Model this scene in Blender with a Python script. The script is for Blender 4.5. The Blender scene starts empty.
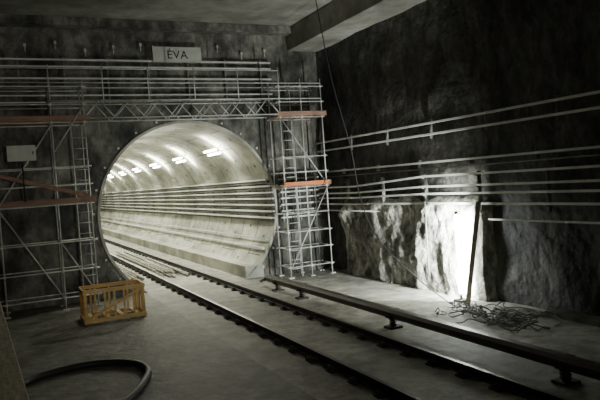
import bpy, bmesh, math, random
from mathutils import Vector, Matrix, noise
random.seed(4)
S=bpy.context.scene

# ---------------- materials ----------------
def mat(name,base,rough=0.8,metal=0.0,dark=None,scale=2.0,bump=0.0,bscale=8.0,emit=None,estr=0,stretch=(1,1,1),detail=6,pos=(0.35,0.7),bdist=0.08,dirt=None):
    m=bpy.data.materials.new(name); m.use_nodes=True
    nt=m.node_tree; b=nt.nodes['Principled BSDF']
    b.inputs['Base Color'].default_value=(*base,1); b.inputs['Roughness'].default_value=rough
    b.inputs['Metallic'].default_value=metal
    tc=nt.nodes.new('ShaderNodeTexCoord'); mp=nt.nodes.new('ShaderNodeMapping')
    mp.inputs['Scale'].default_value=stretch
    nt.links.new(tc.outputs['Object'],mp.inputs['Vector'])
    if dark is not None:
        n=nt.nodes.new('ShaderNodeTexNoise'); n.inputs['Scale'].default_value=scale; n.inputs['Detail'].default_value=detail
        n.inputs['Roughness'].default_value=0.62
        r=nt.nodes.new('ShaderNodeValToRGB')
        r.color_ramp.elements[0].position=pos[0]; r.color_ramp.elements[0].color=(*dark,1)
        r.color_ramp.elements[1].position=pos[1]; r.color_ramp.elements[1].color=(*base,1)
        nt.links.new(mp.outputs[0],n.inputs['Vector']); nt.links.new(n.outputs['Fac'],r.inputs[0])
        out=r.outputs[0]
        if dirt:
            n3=nt.nodes.new('ShaderNodeTexNoise'); n3.inputs['Scale'].default_value=dirt[0]; n3.inputs['Detail'].default_value=10; n3.inputs['Roughness'].default_value=.7
            r3=nt.nodes.new('ShaderNodeValToRGB'); v=dirt[1]
            r3.color_ramp.elements[0].position=.42; r3.color_ramp.elements[0].color=(v,v*.97,v*.92,1)
            r3.color_ramp.elements[1].position=.58; r3.color_ramp.elements[1].color=(1,1,1,1)
            mx=nt.nodes.new('ShaderNodeMix'); mx.data_type='RGBA'; mx.blend_type='MULTIPLY'; mx.inputs[0].default_value=1
            nt.links.new(mp.outputs[0],n3.inputs['Vector']); nt.links.new(n3.outputs['Fac'],r3.inputs[0])
            nt.links.new(out,mx.inputs[6]); nt.links.new(r3.outputs[0],mx.inputs[7]); out=mx.outputs[2]
        nt.links.new(out,b.inputs['Base Color'])
    if bump>0:
        n2=nt.nodes.new('ShaderNodeTexNoise'); n2.inputs['Scale'].default_value=bscale; n2.inputs['Detail'].default_value=8
        bp=nt.nodes.new('ShaderNodeBump'); bp.inputs['Strength'].default_value=bump; bp.inputs['Distance'].default_value=bdist
        nt.links.new(tc.outputs['Object'],n2.inputs['Vector']); nt.links.new(n2.outputs['Fac'],bp.inputs['Height']); nt.links.new(bp.outputs[0],b.inputs['Normal'])
    if emit:
        b.inputs['Emission Color'].default_value=(*emit,1); b.inputs['Emission Strength'].default_value=estr
    return m
M={}
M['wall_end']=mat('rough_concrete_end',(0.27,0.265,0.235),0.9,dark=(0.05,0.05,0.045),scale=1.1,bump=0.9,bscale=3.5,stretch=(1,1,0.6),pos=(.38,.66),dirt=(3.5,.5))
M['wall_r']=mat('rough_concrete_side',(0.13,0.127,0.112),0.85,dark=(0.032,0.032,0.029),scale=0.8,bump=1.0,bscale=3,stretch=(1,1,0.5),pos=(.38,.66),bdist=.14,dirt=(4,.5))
M['shot']=mat('shotcrete_wet',(0.50,0.495,0.44),0.7,dark=(0.12,0.12,0.105),scale=1.8,bump=1.0,bscale=5,stretch=(1,1,0.5),pos=(0.38,0.60),bdist=.14,dirt=(6,.4))
M['ceil']=mat('ceiling_concrete',(0.37,0.365,0.325),0.9,dark=(0.2,0.2,0.175),scale=0.7,bump=0.2,bscale=4,dirt=(1.2,.7))
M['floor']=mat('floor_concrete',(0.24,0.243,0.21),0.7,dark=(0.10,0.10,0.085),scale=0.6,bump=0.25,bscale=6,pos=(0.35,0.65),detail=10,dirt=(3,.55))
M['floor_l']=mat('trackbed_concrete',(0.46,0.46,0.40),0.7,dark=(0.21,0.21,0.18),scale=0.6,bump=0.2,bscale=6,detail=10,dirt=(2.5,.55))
M['lining']=mat('tunnel_segment_concrete',(0.55,0.545,0.48),0.7,dark=(0.24,0.24,0.205),scale=0.9,bump=0.15,bscale=3,stretch=(1,0.6,1),pos=(.38,.62))
M['joint']=mat('segment_joint',(0.13,0.13,0.115),0.9,dark=(0.07,0.07,0.065))
M['collar']=mat('portal_collar_concrete',(0.34,0.34,0.31),0.85,dark=(0.12,0.12,0.115),scale=2,bump=0.3)
M['galv']=mat('galvanised_steel',(0.70,0.71,0.66),0.5,0.2,dark=(0.36,0.37,0.35),scale=3)
M['bracket']=mat('bracket_steel_dull',(0.26,0.27,0.25),0.6,0.2,dark=(0.13,0.13,0.12),scale=3)
M['cable']=mat('grey_cable_tray',(0.75,0.76,0.70),0.5,0.1,dark=(0.5,0.51,0.48),scale=2)
M['black']=mat('black_rubber',(0.02,0.02,0.02),0.6,dark=(0.012,0.012,0.012))
M['rail']=mat('rail_steel_rusty',(0.045,0.037,0.032),0.55,0.4,dark=(0.025,0.021,0.018),scale=4)
M['railtop']=mat('rail_head_steel',(0.16,0.15,0.14),0.4,0.8,dark=(0.09,0.08,0.075),scale=3)
M['clip']=mat('rail_fastening_dark',(0.045,0.042,0.04),0.8,dark=(0.025,0.025,0.025))
M['third']=mat('conductor_rail_cover',(0.085,0.065,0.052),0.45,0.2,dark=(0.05,0.04,0.034),scale=2)
M['insul']=mat('brown_insulator',(0.05,0.03,0.022),0.3,dark=(0.03,0.02,0.015))
M['plank']=mat('scaffold_plank_redbrown',(0.34,0.20,0.14),0.8,dark=(0.2,0.12,0.085),scale=2,stretch=(1,6,6))
M['orange']=mat('orange_board',(0.70,0.22,0.08),0.7,dark=(0.5,0.15,0.05),scale=3)
M['wood']=mat('raw_timber',(0.80,0.54,0.22),0.8,dark=(0.56,0.36,0.14),scale=3,stretch=(1,1,4))
M['grwood']=mat('weathered_timber',(0.55,0.49,0.35),0.85,dark=(0.30,0.27,0.2),scale=5,bump=0.3,stretch=(6,.6,6))
M['pipe']=mat('steel_pipe_pale',(0.46,0.45,0.40),0.5,0.3,dark=(0.2,0.18,0.15),scale=3)
M['white']=mat('sign_board_offwhite',(0.55,0.56,0.50),0.6,dark=(0.43,0.44,0.39),scale=3)
M['ink']=mat('sign_lettering',(0.03,0.03,0.03),0.6,dark=(0.02,0.02,0.02))
M['lamp']=mat('fluorescent_tube',(0.9,0.92,0.88),0.3,emit=(1.0,1.0,0.85),estr=45)
M['lamp2']=mat('work_lamp_glass',(0.9,0.92,0.9),0.3,emit=(0.94,1.0,0.97),estr=90)

# ---------------- builder ----------------
class B:
    def __init__(s): s.bm=bmesh.new(); s.m=[]
    def mi(s,k):
        if k not in s.m: s.m.append(k)
        return s.m.index(k)
    def box(s,c,d,k,rot=None):
        mtx=Matrix.Translation(Vector(c))@(rot.to_4x4() if rot else Matrix.Identity(4))@Matrix.Diagonal((*d,1))
        r=bmesh.ops.create_cube(s.bm,size=1,matrix=mtx); i=s.mi(k)
        for f in {f for v in r['verts'] for f in v.link_faces}: f.material_index=i
    def bb(s,a,b,k): s.box([(a[i]+b[i])/2 for i in range(3)],[abs(b[i]-a[i]) for i in range(3)],k)
    def bar(s,p,q,w,h,k):
        p=Vector(p);q=Vector(q);d=q-p
        s.box((p+q)/2,(w,h,d.length),k,d.to_track_quat('Z','Y').to_matrix())
    def plank(s,p,q,w,h,k):
        p=Vector(p);q=Vector(q);d=(q-p); y=d.normalized(); x=y.cross(Vector((0,0,1))).normalized(); z=x.cross(y)
        rot=Matrix((x,y,z)).transposed()
        s.box((p+q)/2,(w,d.length,h),k,rot)
    def tube(s,p,q,r,k,seg=8,r2=None):
        p=Vector(p);q=Vector(q);d=q-p
        if d.length<1e-5: return
        mtx=Matrix.Translation((p+q)/2)@d.to_track_quat('Z','Y').to_matrix().to_4x4()
        rr=bmesh.ops.create_cone(s.bm,cap_ends=True,segments=seg,radius1=r,radius2=r if r2 is None else r2,depth=d.length,matrix=mtx); i=s.mi(k)
        for f in {f for v in rr['verts'] for f in v.link_faces}: f.material_index=i; f.smooth=len(f.verts)==4
    def face(s,pts,k):
        f=s.bm.faces.new([s.bm.verts.new(p) for p in pts]); f.material_index=s.mi(k); return f
    def prism(s,prof,p,q,k,topk=None,topz=None):
        a=[s.bm.verts.new((x,p,z)) for x,z in prof]; b=[s.bm.verts.new((x,q,z)) for x,z in prof]
        i=s.mi(k); j=s.mi(topk) if topk else i; n=len(prof)
        s.bm.faces.new(a).material_index=i; s.bm.faces.new(b[::-1]).material_index=i
        for t in range(n):
            f=s.bm.faces.new((a[t],b[t],b[(t+1)%n],a[(t+1)%n]))
            f.material_index=j if (topz and prof[t][1]>=topz and prof[(t+1)%n][1]>=topz) else i
    def done(s,name,bevel=0,parent=None):
        bmesh.ops.recalc_face_normals(s.bm,faces=s.bm.faces)
        me=bpy.data.meshes.new(name); s.bm.to_mesh(me); s.bm.free()
        for k in s.m: me.materials.append(M[k])
        o=bpy.data.objects.new(name,me); S.collection.objects.link(o)
        if bevel:
            md=o.modifiers.new('bevel','BEVEL'); md.width=bevel; md.segments=2
        if parent: o.parent=parent
        return o
def curve(name,pts,r,k):
    c=bpy.data.curves.new(name,'CURVE'); c.dimensions='3D'; c.bevel_depth=r; c.bevel_resolution=3; c.resolution_u=8
    sp=c.splines.new('NURBS'); sp.points.add(len(pts)-1)
    for i,p in enumerate(pts): sp.points[i].co=(*p,1)
    sp.order_u=3; sp.use_endpoint_u=True
    c.materials.append(M[k])
    o=bpy.data.objects.new(name,c); S.collection.objects.link(o); return o

XW=10.4; YW=20.2; XL=-6.0; YB=-6.0; ZC=8.4
CX,CZ,R=5.59,2.39,2.9
# ---------------- floor ----------------
b=B()
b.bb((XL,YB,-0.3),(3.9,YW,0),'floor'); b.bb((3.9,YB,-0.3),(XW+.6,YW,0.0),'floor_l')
b.done('floor')
# ---------------- end wall with circular opening ----------------
b=B()
ph=math.asin(CZ/R)
angs=[-ph+ (math.pi+2*ph)*i/72 for i in range(73)]
def outer(a):
    dx,dz=math.cos(a),math.sin(a); t=1e9
    if dx>1e-6: t=min(t,(XW+0.6-CX)/dx)
    if dx<-1e-6: t=min(t,(XL-CX)/dx)
    if dz>1e-6: t=min(t,(ZC+0.3-CZ)/dz)
    if dz<-1e-6: t=min(t,-CZ/dz)
    return (CX+dx*t,CZ+dz*t)
for cxx,czz in ((XW+0.6,ZC+0.3),(XL,ZC+0.3),(XW+0.6,0),(XL,0)):
    a=math.atan2(czz-CZ,cxx-CX)
    if a< -ph-1e-6: a+=2*math.pi
    angs.append(a)
angs=sorted(set(round(a,6) for a in angs))
Ro=R+0.02
for a0,a1 in zip(angs,angs[1:]):
    o0,o1=outer(a0),outer(a1)
    i0=(CX+Ro*math.cos(a0),max(0,CZ+Ro*math.sin(a0)));i1=(CX+Ro*math.cos(a1),max(0,CZ+Ro*math.sin(a1)))
    for y in (YW,YW+0.6):
        b.face([(i0[0],y,i0[1]),(o0[0],y,o0[1]),(o1[0],y,o1[1]),(i1[0],y,i1[1])],'wall_end')
    b.face([(i0[0],YW,i0[1]),(i1[0],YW,i1[1]),(i1[0],YW+0.6,i1[1]),(i0[0],YW+0.6,i0[1])],'wall_end')
bmesh.ops.remove_doubles(b.bm,verts=b.bm.verts,dist=1e-4)
WE=b.done('wall_end')
b=B(); n=64
A=[-ph+ (math.pi+2*ph)*i/n for i in range(n+1)]
def P(a,r,y): return (CX+r*math.cos(a),y,CZ+r*math.sin(a))
for a0,a1 in zip(A,A[1:]):
    b.face([P(a0,R-0.02,YW-0.05),P(a0,R+0.06,YW-0.05),P(a1,R+0.06,YW-0.05),P(a1,R-0.02,YW-0.05)],'lining')
    b.face([P(a0,R+0.06,YW-0.05),P(a0,R+0.06,YW),P(a1,R+0.06,YW),P(a1,R+0.06,YW-0.05)],'collar')
    b.face([P(a0,R-0.02,YW-0.05),P(a0,R-0.02,YW+0.3),P(a1,R-0.02,YW+0.3),P(a1,R-0.02,YW-0.05)],'lining')
bmesh.ops.remove_doubles(b.bm,verts=b.bm.verts,dist=1e-4)
for i in range(0,n+1,3):
    a=A[i]; p=P(a,R+0.17,YW-0.03); b.box(p,(0.06,0.06,0.06),'galv')
b.done('portal_collar',parent=WE)
# tunnel lining, segmented rings
b=B(); y=YW+0.02; k=0; NS=48
while y<86:
    y1=y+1.46
    A=[-ph-0.1+(math.pi+2*ph+0.2)*i/NS for i in range(NS+1)]
    off=(k%2)*3
    for j,(a0,a1) in enumerate(zip(A,A[1:])):
        b.face([P(a0,R,y),P(a0,R,y1),P(a1,R,y1),P(a1,R,y)],'lining').smooth=True
        b.face([P(a0,R+0.03,y1),P(a0,R+0.03,y1+0.04),P(a1,R+0.03,y1+0.04),P(a1,R+0.03,y1)],'joint')
        if (j+off)%8==4: b.face([P(a0,R-0.006,y),P(a0,R-0.006,y1),P(a0+0.012,R-0.006,y1),P(a0+0.012,R-0.006,y)],'joint')
        if (j+off)%4==2:
            c=P(a0+0.03,R-0.008,y+0.7); t=Vector((-math.sin(a0),0,math.cos(a0)))*0.05; u=Vector((0,0.07,0)); c=Vector(c)
            b.face([c-t-u,c-t+u,c+t+u,c+t-u],'joint')
    y=y1+0.04; k+=1
b.face([(CX-3,86,-0.6),(CX+3,86,-0.6),(CX+3,86,5.4),(CX-3,86,5.4)],'joint')
TL=b.done('tunnel_lining')
b=B(); b.bb((CX-1.9,YW,-0.25),(CX+1.9,86,0.0),'floor_l'); 
b.bb((7.25,YW,0.0),(7.9,86,0.42),'lining'); b.done('tunnel_floor',parent=TL)
# ---------------- right wall: rough displaced surface ----------------
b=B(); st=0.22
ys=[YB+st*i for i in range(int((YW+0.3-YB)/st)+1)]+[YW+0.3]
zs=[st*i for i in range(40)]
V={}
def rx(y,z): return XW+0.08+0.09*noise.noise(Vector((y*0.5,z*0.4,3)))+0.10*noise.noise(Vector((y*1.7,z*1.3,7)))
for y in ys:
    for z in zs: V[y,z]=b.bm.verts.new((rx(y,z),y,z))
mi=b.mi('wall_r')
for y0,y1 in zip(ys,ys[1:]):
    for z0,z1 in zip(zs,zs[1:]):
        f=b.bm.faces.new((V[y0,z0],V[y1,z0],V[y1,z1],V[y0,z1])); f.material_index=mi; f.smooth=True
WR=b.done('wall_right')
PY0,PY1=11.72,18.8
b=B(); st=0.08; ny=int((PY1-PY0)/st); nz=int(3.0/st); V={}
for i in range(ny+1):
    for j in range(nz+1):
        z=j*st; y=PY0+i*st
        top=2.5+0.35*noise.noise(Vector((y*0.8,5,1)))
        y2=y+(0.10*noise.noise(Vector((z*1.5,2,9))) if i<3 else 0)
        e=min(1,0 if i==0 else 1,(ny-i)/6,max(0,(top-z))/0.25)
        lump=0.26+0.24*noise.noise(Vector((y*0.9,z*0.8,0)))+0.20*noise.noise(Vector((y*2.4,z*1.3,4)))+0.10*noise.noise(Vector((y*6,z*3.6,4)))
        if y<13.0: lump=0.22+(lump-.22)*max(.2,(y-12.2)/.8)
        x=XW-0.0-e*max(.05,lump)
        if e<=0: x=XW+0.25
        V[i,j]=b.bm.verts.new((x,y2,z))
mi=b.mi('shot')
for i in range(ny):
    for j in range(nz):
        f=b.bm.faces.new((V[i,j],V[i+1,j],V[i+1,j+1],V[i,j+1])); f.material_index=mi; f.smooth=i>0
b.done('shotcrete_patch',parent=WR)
b=B(); b.bb((XW-0.35,YB,0),(XW+0.2,9.9,0.1),'floor'); b.done('trim_1',parent=WR)
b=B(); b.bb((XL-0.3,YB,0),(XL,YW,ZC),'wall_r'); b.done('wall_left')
# ---------------- ceiling ----------------
b=B(); b.bb((XL,YB,ZC),(XW+0.4,YW+0.6,ZC+0.4),'ceil'); CE=b.done('ceiling')
b=B(); b.bb((9.35,YB,7.65),(XW+0.3,YW,ZC),'ceil'); b.done('ceiling_edge_beam',0.02,parent=CE)
b=B(); b.bb((XL,YW-0.5,8.15),(9.35,YW,ZC),'wall_end'); b.done('ceiling_cross_beam',0.02,parent=CE)
# ---------------- rails ----------------
def rail(x,name,y0=-6,y1=85):
    b=B(); h=0.17
    prof=[(x-.075,.03),(x+.075,.03),(x+.075,.045),(x+.012,.06),(x+.012,.13),(x+.037,.145),(x+.037,h),(x-.037,h),(x-.037,.145),(x-.012,.13),(x-.012,.06),(x-.075,.045)]
    b.prism(prof,y0,y1,'rail','railtop',h)
    y=y0+0.3
    while y<60:
        b.box((x,y,0.015),(0.34,0.20,0.03),'clip')
        b.box((x-.11,y,0.05),(.08,.12,.05),'clip'); b.box((x+.11,y,0.05),(.08,.12,.05),'clip')
        b.tube((x-.12,y,.05),(x-.12,y,.11),.02,'clip'); b.tube((x+.12,y,.05),(x+.12,y,.11),.02,'clip')
        y+=0.75
    return b.done(name)
rail(4.80,'running_rail'); rail(6.27,'running_rail')
b=B(); x=7.13
prof=[(x-.09,.26),(x+.09,.26),(x+.11,.34),(x+.07,.40),(x-.07,.40),(x-.11,.34)]
b.prism(prof,-6,17.9,'third')
b.prism([(x-.05,.20),(x+.05,.20),(x+.05,.26),(x-.05,.26)],-6,17.9,'railtop')
b.tube((x,17.9,.3),(x,18.5,.16),.06,'third',10)
for y in (17.2,15.55,11.15,6.7,2.25,-2.2):
    b.box((x,y,.02),(.3,.26,.04),'clip'); b.tube((x,y,.04),(x,y,.2),.055,'insul',12)
    for z in (.07,.12,.17): b.tube((x,y,z),(x,y,z+.02),.085,'insul',12)
    b.box((x+.0,y,.24),(.26,.14,.05),'clip'); b.box((x+.12,y,.31),(.03,.14,.16),'clip')
b.done('conductor_rail')
# ---------------- cables / conduits ----------------
trows=[3.25,3.03,2.81,2.60,2.38,2.16,1.94]
b=B()
for z in [4.42,4.13,3.40]:
    b.bb((XW-.20,YB,z-.025),(XW-.13,YW-.05,z+.025),'cable')
for z0,z1 in [(3.04,2.86),(2.77,2.66),(2.58,2.5),(2.33,2.3)]:
    b.plank((XW-.24,YB,z0),(XW-.24,14,z0),.05,.05,'cable')
    b.plank((XW-.24,14,z0),(XW-.3,17.5,z1),.05,.05,'cable')
    b.plank((XW-.3,17.5,z1),(XW-.3,YW-.2,z1),.05,.05,'cable')
b.bb((XW-.2,YB,1.94),(XW-.16,11.6,1.98),'cable')
b.tube((XW-.2,YB,3.28),(XW-.2,YW-.2,3.22),.015,'bracket')
b.tube((XW-.4,16.0,2.10),(XW-.4,YW-.2,2.10),.02,'cable')
y=-5.2
while y<YW:
    b.box((XW-.08,y,4.27),(.08,.03,.5),'bracket'); b.box((XW-.08,y+.6,3.38),(.12,.03,.2),'bracket')
    b.box((XW-.14,y+.3,2.62),(.1,.03,.95),'bracket')
    for z in (3.04,2.77,2.58,2.33): b.box((XW-.17,y+.3,z-.04),(.18,.04,.025),'bracket')
    y+=2.1
b.tube((XW-.5,13.6,.5),(XW-.5,13.6,2.4),.018,'bracket')
b.done('cable_tray_side',parent=WR)
b=B()
for z in trows:
    b.bb((8.62,YW-.16,z-.025),(XW-.25,YW-.10,z+.03),'cable')
for x in (8.75,9.4,10.0): b.box((x,YW-.05,2.6),(.05,.1,1.6),'bracket')
b.done('cable_tray_corner',parent=WE)
b=B()
for i,z in enumerate(trows):
    xx=CX+math.sqrt(R*R-(z-CZ)**2)-.16
    b.bb((xx-.05,YW-.1,z+.0),(xx+.10,85,z+.05),'cable')
    b.bb((xx-.0,YW-.1,z-.09),(xx+.10,85,z-.0),'joint')  # dark cable strip added under each tray, standing in for its shade
for z,r in ((1.25,.025),(0.95,.045)):
    xx=CX+math.sqrt(R*R-(z-CZ)**2)-.12
    b.tube((xx,YW+.1,z),(xx,85,z),r,'cable')
y=YW+.75
while y<80:
    xx=CX+R-.05; b.box((xx,y,2.6),(.06,.04,1.45),'bracket'); y+=3.02
b.done('cable_tray_tunnel',parent=TL)
b=B()
for z,w in ((7.2,.05),(7.0,.04),(6.65,.05),(6.15,.04),(5.95,.04)):
    b.bb((XL,YW-.2,z-w/2),(8.6,YW-.14,z+w/2),'cable')
for i in range(12):
    x=-5.5+i*1.25
    b.box((x,YW-.08,6.6),(.04,.12,1.4),'bracket')
b.done('cable_tray_end',parent=WE)
b=B()
for i in range(16):
    x=-4+i*.83; z=7.62+.12*math.sin(i*2.1)
    b.box((x,YW-.06,z),(.07,.12,.09),'galv'); b.tube((x,YW-.1,z),(x,YW-.1,z-.2),.015,'galv')
b.done('wall_anchors',parent=WE)
# ---------------- sign ----------------
b=B(); sx,sz=5.40,7.40
b.box((sx,YW-.26,sz),(1.5,.03,.48),'white')
for s in (-1,1):
    b.box((sx+s*.76,YW-.26,sz),(.03,.05,.52),'galv')
    b.bar((sx+s*.6,YW-.26,sz),(sx+s*.6,YW,sz),.04,.04,'galv')
sg=b.done('tunnel_name_sign')
t=bpy.data.curves.new('lettering','FONT'); t.body='ÉVA'; t.size=.36; t.align_x='CENTER'; t.align_y='CENTER'; t.extrude=.004; t.space_character=1.1
t.materials.append(M['ink'])
to=bpy.data.objects.new('lettering',t); S.collection.objects.link(to); to.location=(sx,YW-.281,sz-.02); to.rotation_euler=(math.pi/2,0,0); to.parent=sg
# ---------------- scaffolds ----------------
r=.022
def scaf(xs,ledgers,decks,top,diag):
    b=B(); Y0,Y1=19.0,19.85
    for x in xs:
        for y in (Y0,Y1):
            b.tube((x,y,0.03),(x,y,top),r,'galv'); b.box((x,y,.015),(.16,.16,.03),'galv')
        for z in ledgers: b.tube((x,Y0-.05,z),(x,Y1+.05,z),r*.8,'galv')
        for z in ledgers: b.box((x,Y0,z),(.065,.065,.065),'galv')
    for z in ledgers:
        for y in (Y0,Y1): b.tube((xs[0]-.1,y,z),(xs[-1]+.1,y,z),r*.8,'galv')
    for z in decks:
        for i in range(3):
            yy=Y0+.16+i*.27
            b.bb((xs[0]-.1,yy-.12,z+.03),(xs[-1]+.15,yy+.12,z+.08),'plank')
        b.bb((xs[0]-.1,Y0-.06,z+.03),(xs[-1]+.15,Y0-.03,z+.18),'plank')
    for p,q in diag: b.tube(p,q,r*.8,'galv')
    return b
b=scaf([-3.2,-1.6,-.05,1.45,2.33],[.35,1.1,1.9,2.95,3.5,4.0,5.25,5.75,6.25],[2.95,5.25],6.4,
  [((-.05,18.95,3),(1.45,18.95,5.2)),((1.45,18.95,.3),(-.05,18.95,2.9)),((-1.6,18.95,.3),(-.05,18.95,2.9)),((1.45,18.95,1.9),(2.33,18.95,.35)),((1.45,18.95,4.4),(2.33,18.95,5.7)),((-1.6,18.95,5.2),(-.05,18.95,3))])
for z in [.6+.3*i for i in range(15)]: b.tube((1.95,19.0,z),(2.33,19.0,z),.012,'galv')
b.tube((1.95,19,0.03),(1.95,19,5.3),r*.8,'galv')
b.plank((-1.7,18.93,4.35),(2.3,18.93,3.15),.03,.11,'plank')
SC=b.done('scaffold_tower')
b=scaf([8.38,9.15,9.9],[.35,.95,1.5,2.1,2.95,3.45,3.95,5.25,5.75,6.25],[2.95,5.25],6.5,
  [((8.38,18.95,.3),(9.9,18.95,2.9)),((8.38,18.95,5.2),(9.9,18.95,3))])
b.bb((8.3,18.83,3.02),(9.9,18.86,3.13),'orange')
for z in [.3+.3*i for i in range(16)]: b.tube((8.45,19.0,z),(8.8,19.0,z),.012,'galv')
b.tube((8.8,19,0.03),(8.8,19,5.3),r*.8,'galv')
b.done('scaffold_tower')
b=B()
for y in (18.97,19.88):
    b.tube((1.4,y,5.35),(8.5,y,5.35),r,'galv'); b.tube((1.4,y,5.85),(9.9,y,5.85),r,'galv')
    N=14
    for i in range(N):
        x0=2.33+i*6.05/N; x1=x0+6.05/N
        z0,z1=(5.35,5.85) if i%2==0 else (5.85,5.35)
        b.tube((x0,y,z0),(x1,y,z1),.015,'galv'); 
    b.tube((-3,y,6.35),(9.9,y,6.35),r*.8,'galv')
b.tube((-3,18.97,6.75),(8.4,18.97,6.75),r*.8,'galv')
for x in (-1.6,1.45,2.9,4.2,5.6,7.0,8.38): b.tube((x,18.97,5.85),(x,18.97,6.85),r*.8,'galv')
for i in range(5): b.tube((3+i*1.2,18.97,5.85),(3+i*1.2,19.88,5.85),.018,'galv')
b.done('lattice_girder',parent=SC)
b=B(); b.box((.62,18.86,4.42),(.72,.12,.42),'white'); b.box((.62,18.79,4.42),(.60,.02,.32),'white'); b.tube((.62,18.9,4.2),(.62,18.9,3.1),.02,'black'); b.box((.9,18.77,4.42),(.03,.03,.08),'ink'); b.done('electrical_panel',parent=SC)
# ---------------- lamps in tunnel ----------------
def area(name,loc,sx,sy,pw,col,parent=None,aim=None,up='Y'):
    l=bpy.data.lights.new(name,'AREA'); l.shape='RECTANGLE'; l.size=sx; l.size_y=sy; l.energy=pw; l.color=col
    o=bpy.data.objects.new(name,l); S.collection.objects.link(o); o.location=loc
    if aim is not None: o.rotation_euler=Vector(aim).to_track_quat('-Z',up).to_euler()
    if parent: o.parent=parent
    return o
WC=(1,.99,.80)
for i in range(9):
    y=22.7+4.8*i
    b=B(); a=math.radians(52); rr=R-.30
    n=Vector((-math.cos(a),0,-math.sin(a))); tn=Vector((-math.sin(a),0,math.cos(a)))
    c=Vector((CX+rr*math.cos(a),y,CZ+rr*math.sin(a)))
    rot=Matrix.Rotation(-(a-math.pi/2),3,'Y')
    b.box(c,(.10,1.5,.04),'galv',rot)
    for s in (-.5,.5): b.tube(c+Vector((0,s,0)),c-n*.29+Vector((0,s,0)),.015,'galv')
    for s in (-.1,.1):
        p=c+n*.02+tn*s; b.tube(p-Vector((0,.7,0)),p+Vector((0,.7,0)),.04,'lamp',8)
    o=b.done('tunnel_luminaire')
    area('lamp_light',c+n*.10,.2,1.2,270 if i<7 else 100,WC,o,n)
    area('lamp_light_back',c-n*.06,.12,1.2,60,WC,o,-n)
# work lamp by the side wall: bare upright tube on a weighted foot
b=B(); px,py=XW-.60,12.25
aim=Vector((.62,.78,0))
c=Vector((px,py,1.15))
b.box((px,py,.03),(.26,.26,.06),'clip'); b.tube((px,py,.06),(px,py,.2),.03,'bracket')
b.tube((px,py,.2),(px,py,2.1),.04,'lamp2',12)
b.tube((px,py,2.1),(px,py,2.17),.045,'bracket')
o=b.done('work_light_stand')
lo=area('work_light',c+aim*.06,.08,1.8,1000,(.95,1,.96),o)
zax=-aim.normalized(); yax=Vector((0,0,1)); xax=yax.cross(zax)
lo.rotation_euler=Matrix((xax,yax,zax)).transposed().to_euler()
b=B(); b.bar((XW-.66,11.95,0),(XW-.40,11.66,2.4),.08,.11,'grwood'); b.done('leaning_timber_post',.008)
# added fill light: unseen tripod spot behind the camera, brightens end wall and ceiling
x,y,z=1.5,-4.0,3.2
b=B(); b.box((x,y-.12,z),(.5,.12,.35),'clip'); b.box((x,y-.05,z),(.44,.02,.3),'lamp')
for k in range(3):
    a=k*math.tau/3; b.tube((x,y-.12,1.6),(x+.7*math.cos(a),y-.12+.7*math.sin(a),0.02),.02,'galv')
b.tube((x,y-.12,1.3),(x,y-.12,z-.15),.025,'galv'); o=b.done('fill_light_tripod')
l=bpy.data.lights.new('fill_spot','SPOT'); l.energy=1700; l.color=(1,.99,.86); l.spot_size=math.radians(62); l.spot_blend=.9; l.shadow_soft_size=.15
lo=bpy.data.objects.new('fill_spot',l); S.collection.objects.link(lo); lo.location=(x,y+.02,z); lo.rotation_euler=Vector((0.6,24,5.0)).to_track_quat('-Z','Y').to_euler(); lo.parent=o
# ---------------- loose objects ----------------
b=B(); cx,cy,w,d,h=2.40,16.9,1.40,.85,.84
for sx_ in (-1,1):
    for sy_ in (-1,1): b.box((cx+sx_*w/2,cy+sy_*d/2,h/2),(.08,.08,h),'wood')
for z in (.07,h-.05):
    for s in (-1,1):
        b.box((cx,cy+s*(d/2+.04),z),(w+.1,.035,.09),'wood'); b.box((cx+s*(w/2+.04),cy,z),(.035,d+.1,.09),'wood')
for i in range(1,6):
    x=cx-w/2+i*w/6
    b.box((x,cy-d/2-.02,h/2),(.05,.03,h-.04),'wood')
    if i%2: b.box((x,cy+d/2+.02,h/2),(.05,.03,h-.04),'wood')
for i in range(1,3):
    for s in (-1,1): b.box((cx+s*(w/2+.02),cy-d/2+i*d/3,h/2),(.03,.055,h-.04),'wood')
b.plank((cx-w/2,cy-d/2-.05,.1),(cx+w/2,cy-d/2-.05,h-.1),.03,.06,'wood')
for i in range(4): b.box((cx-w/2+.15+i*.36,cy,.1),(.10,d,.03),'wood')
b.done('timber_crate')
b=B()
for row,(cnt,z) in enumerate(((8,.045),(6,.125))):
    for i in range(cnt):
        x=5.05+i*.14+row*.06+random.uniform(-.02,.02); y0=23.2+random.uniform(-.8,1.5)
        b.tube((x,y0,z),(x+random.uniform(-.08,.08),y0+6+random.uniform(-1,6),z),.045,'pipe',8)
for i in range(4):
    x=4.02+i*.13; y0=22.5+random.random()*2; b.tube((x,y0,.06),(x,y0+7.5,.06),.045,'pipe',8)
b.done('pipe_stack')
curve('rubber_hose',[(-.3,11.0,.06),(.1,11.9,.06),(.7,12.25,.06),(1.4,12.35,.06),(2.0,11.9,.06),(2.15,11.2,.06),(1.85,10.4,.06),(1.4,9.6,.06),(.9,9.0,.06)],.06,'black')
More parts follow.
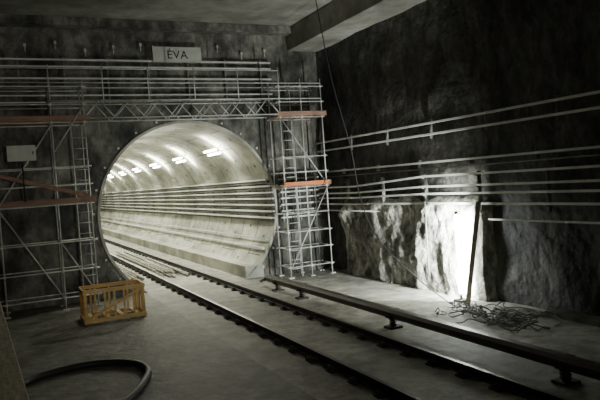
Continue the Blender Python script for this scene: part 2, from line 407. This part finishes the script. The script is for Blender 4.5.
curve('hanging_cable',[(8.7,16.6,8.4),(8.85,16.6,7.3),(9.15,16.7,5.76),(9.7,16.8,4.0),(9.8,16.8,2.74),(9.75,16.2,1.7),(9.7,15.2,1.0),(9.65,14.2,.6),(9.6,13.2,.2),(9.5,12.4,.03)],.015,'black')
c=bpy.data.curves.new('wire_heap','CURVE'); c.dimensions='3D'; c.bevel_depth=.011
for k in range(34):
    sp=c.splines.new('NURBS'); n=9; sp.points.add(n-1)
    ox,oy=random.gauss(0,.28),random.gauss(0,.6); a0=random.uniform(0,6.28); da=random.uniform(.3,.75); rr=random.uniform(.12,.4)
    for i in range(n):
        a=a0+i*da
        sp.points[i].co=(9.2+ox+rr*math.cos(a)+i*random.uniform(-.05,.05),10.4+oy+rr*1.6*math.sin(a)+random.uniform(-.12,.12),.015+.2*random.random()*(i%3>0),1)
    sp.order_u=3; sp.use_endpoint_u=True
c.materials.append(M['bracket']); o=bpy.data.objects.new('wire_heap',c); S.collection.objects.link(o)
# platform edge beam near the camera
b=B(); b.plank((.20,-2,1.4),(-.30,11.7,1.4),.36,.2,'grwood')
for y in (-1,2,5,8,11): b.box((.12-y*.034,y,.65),(.18,.18,1.3),'grwood')
b.done('platform_edge_beam',.01)

# ---------------- world + camera ----------------
w=bpy.data.worlds.new('World'); S.world=w; w.use_nodes=True
w.node_tree.nodes['Background'].inputs[0].default_value=(.88,.9,.8,1); w.node_tree.nodes['Background'].inputs[1].default_value=.05
th=math.radians(25.05); al=math.atan(18.9/640); fi=math.radians(4.0)
fw=Vector((math.sin(th)*math.cos(al),math.cos(th)*math.cos(al),-math.sin(al)))
r0=Vector((math.cos(th),-math.sin(th),0)); u0=r0.cross(fw)
Rr=math.cos(fi)*r0-math.sin(fi)*u0; U=math.sin(fi)*r0+math.cos(fi)*u0
m=Matrix((Rr,U,-fw)).transposed().to_4x4(); m.translation=Vector((0,0,3.15))
cam=bpy.data.cameras.new('camera'); cam.sensor_width=36; cam.lens=38.4; cam.clip_end=300
co=bpy.data.objects.new('camera',cam); S.collection.objects.link(co); co.matrix_world=m
S.camera=co
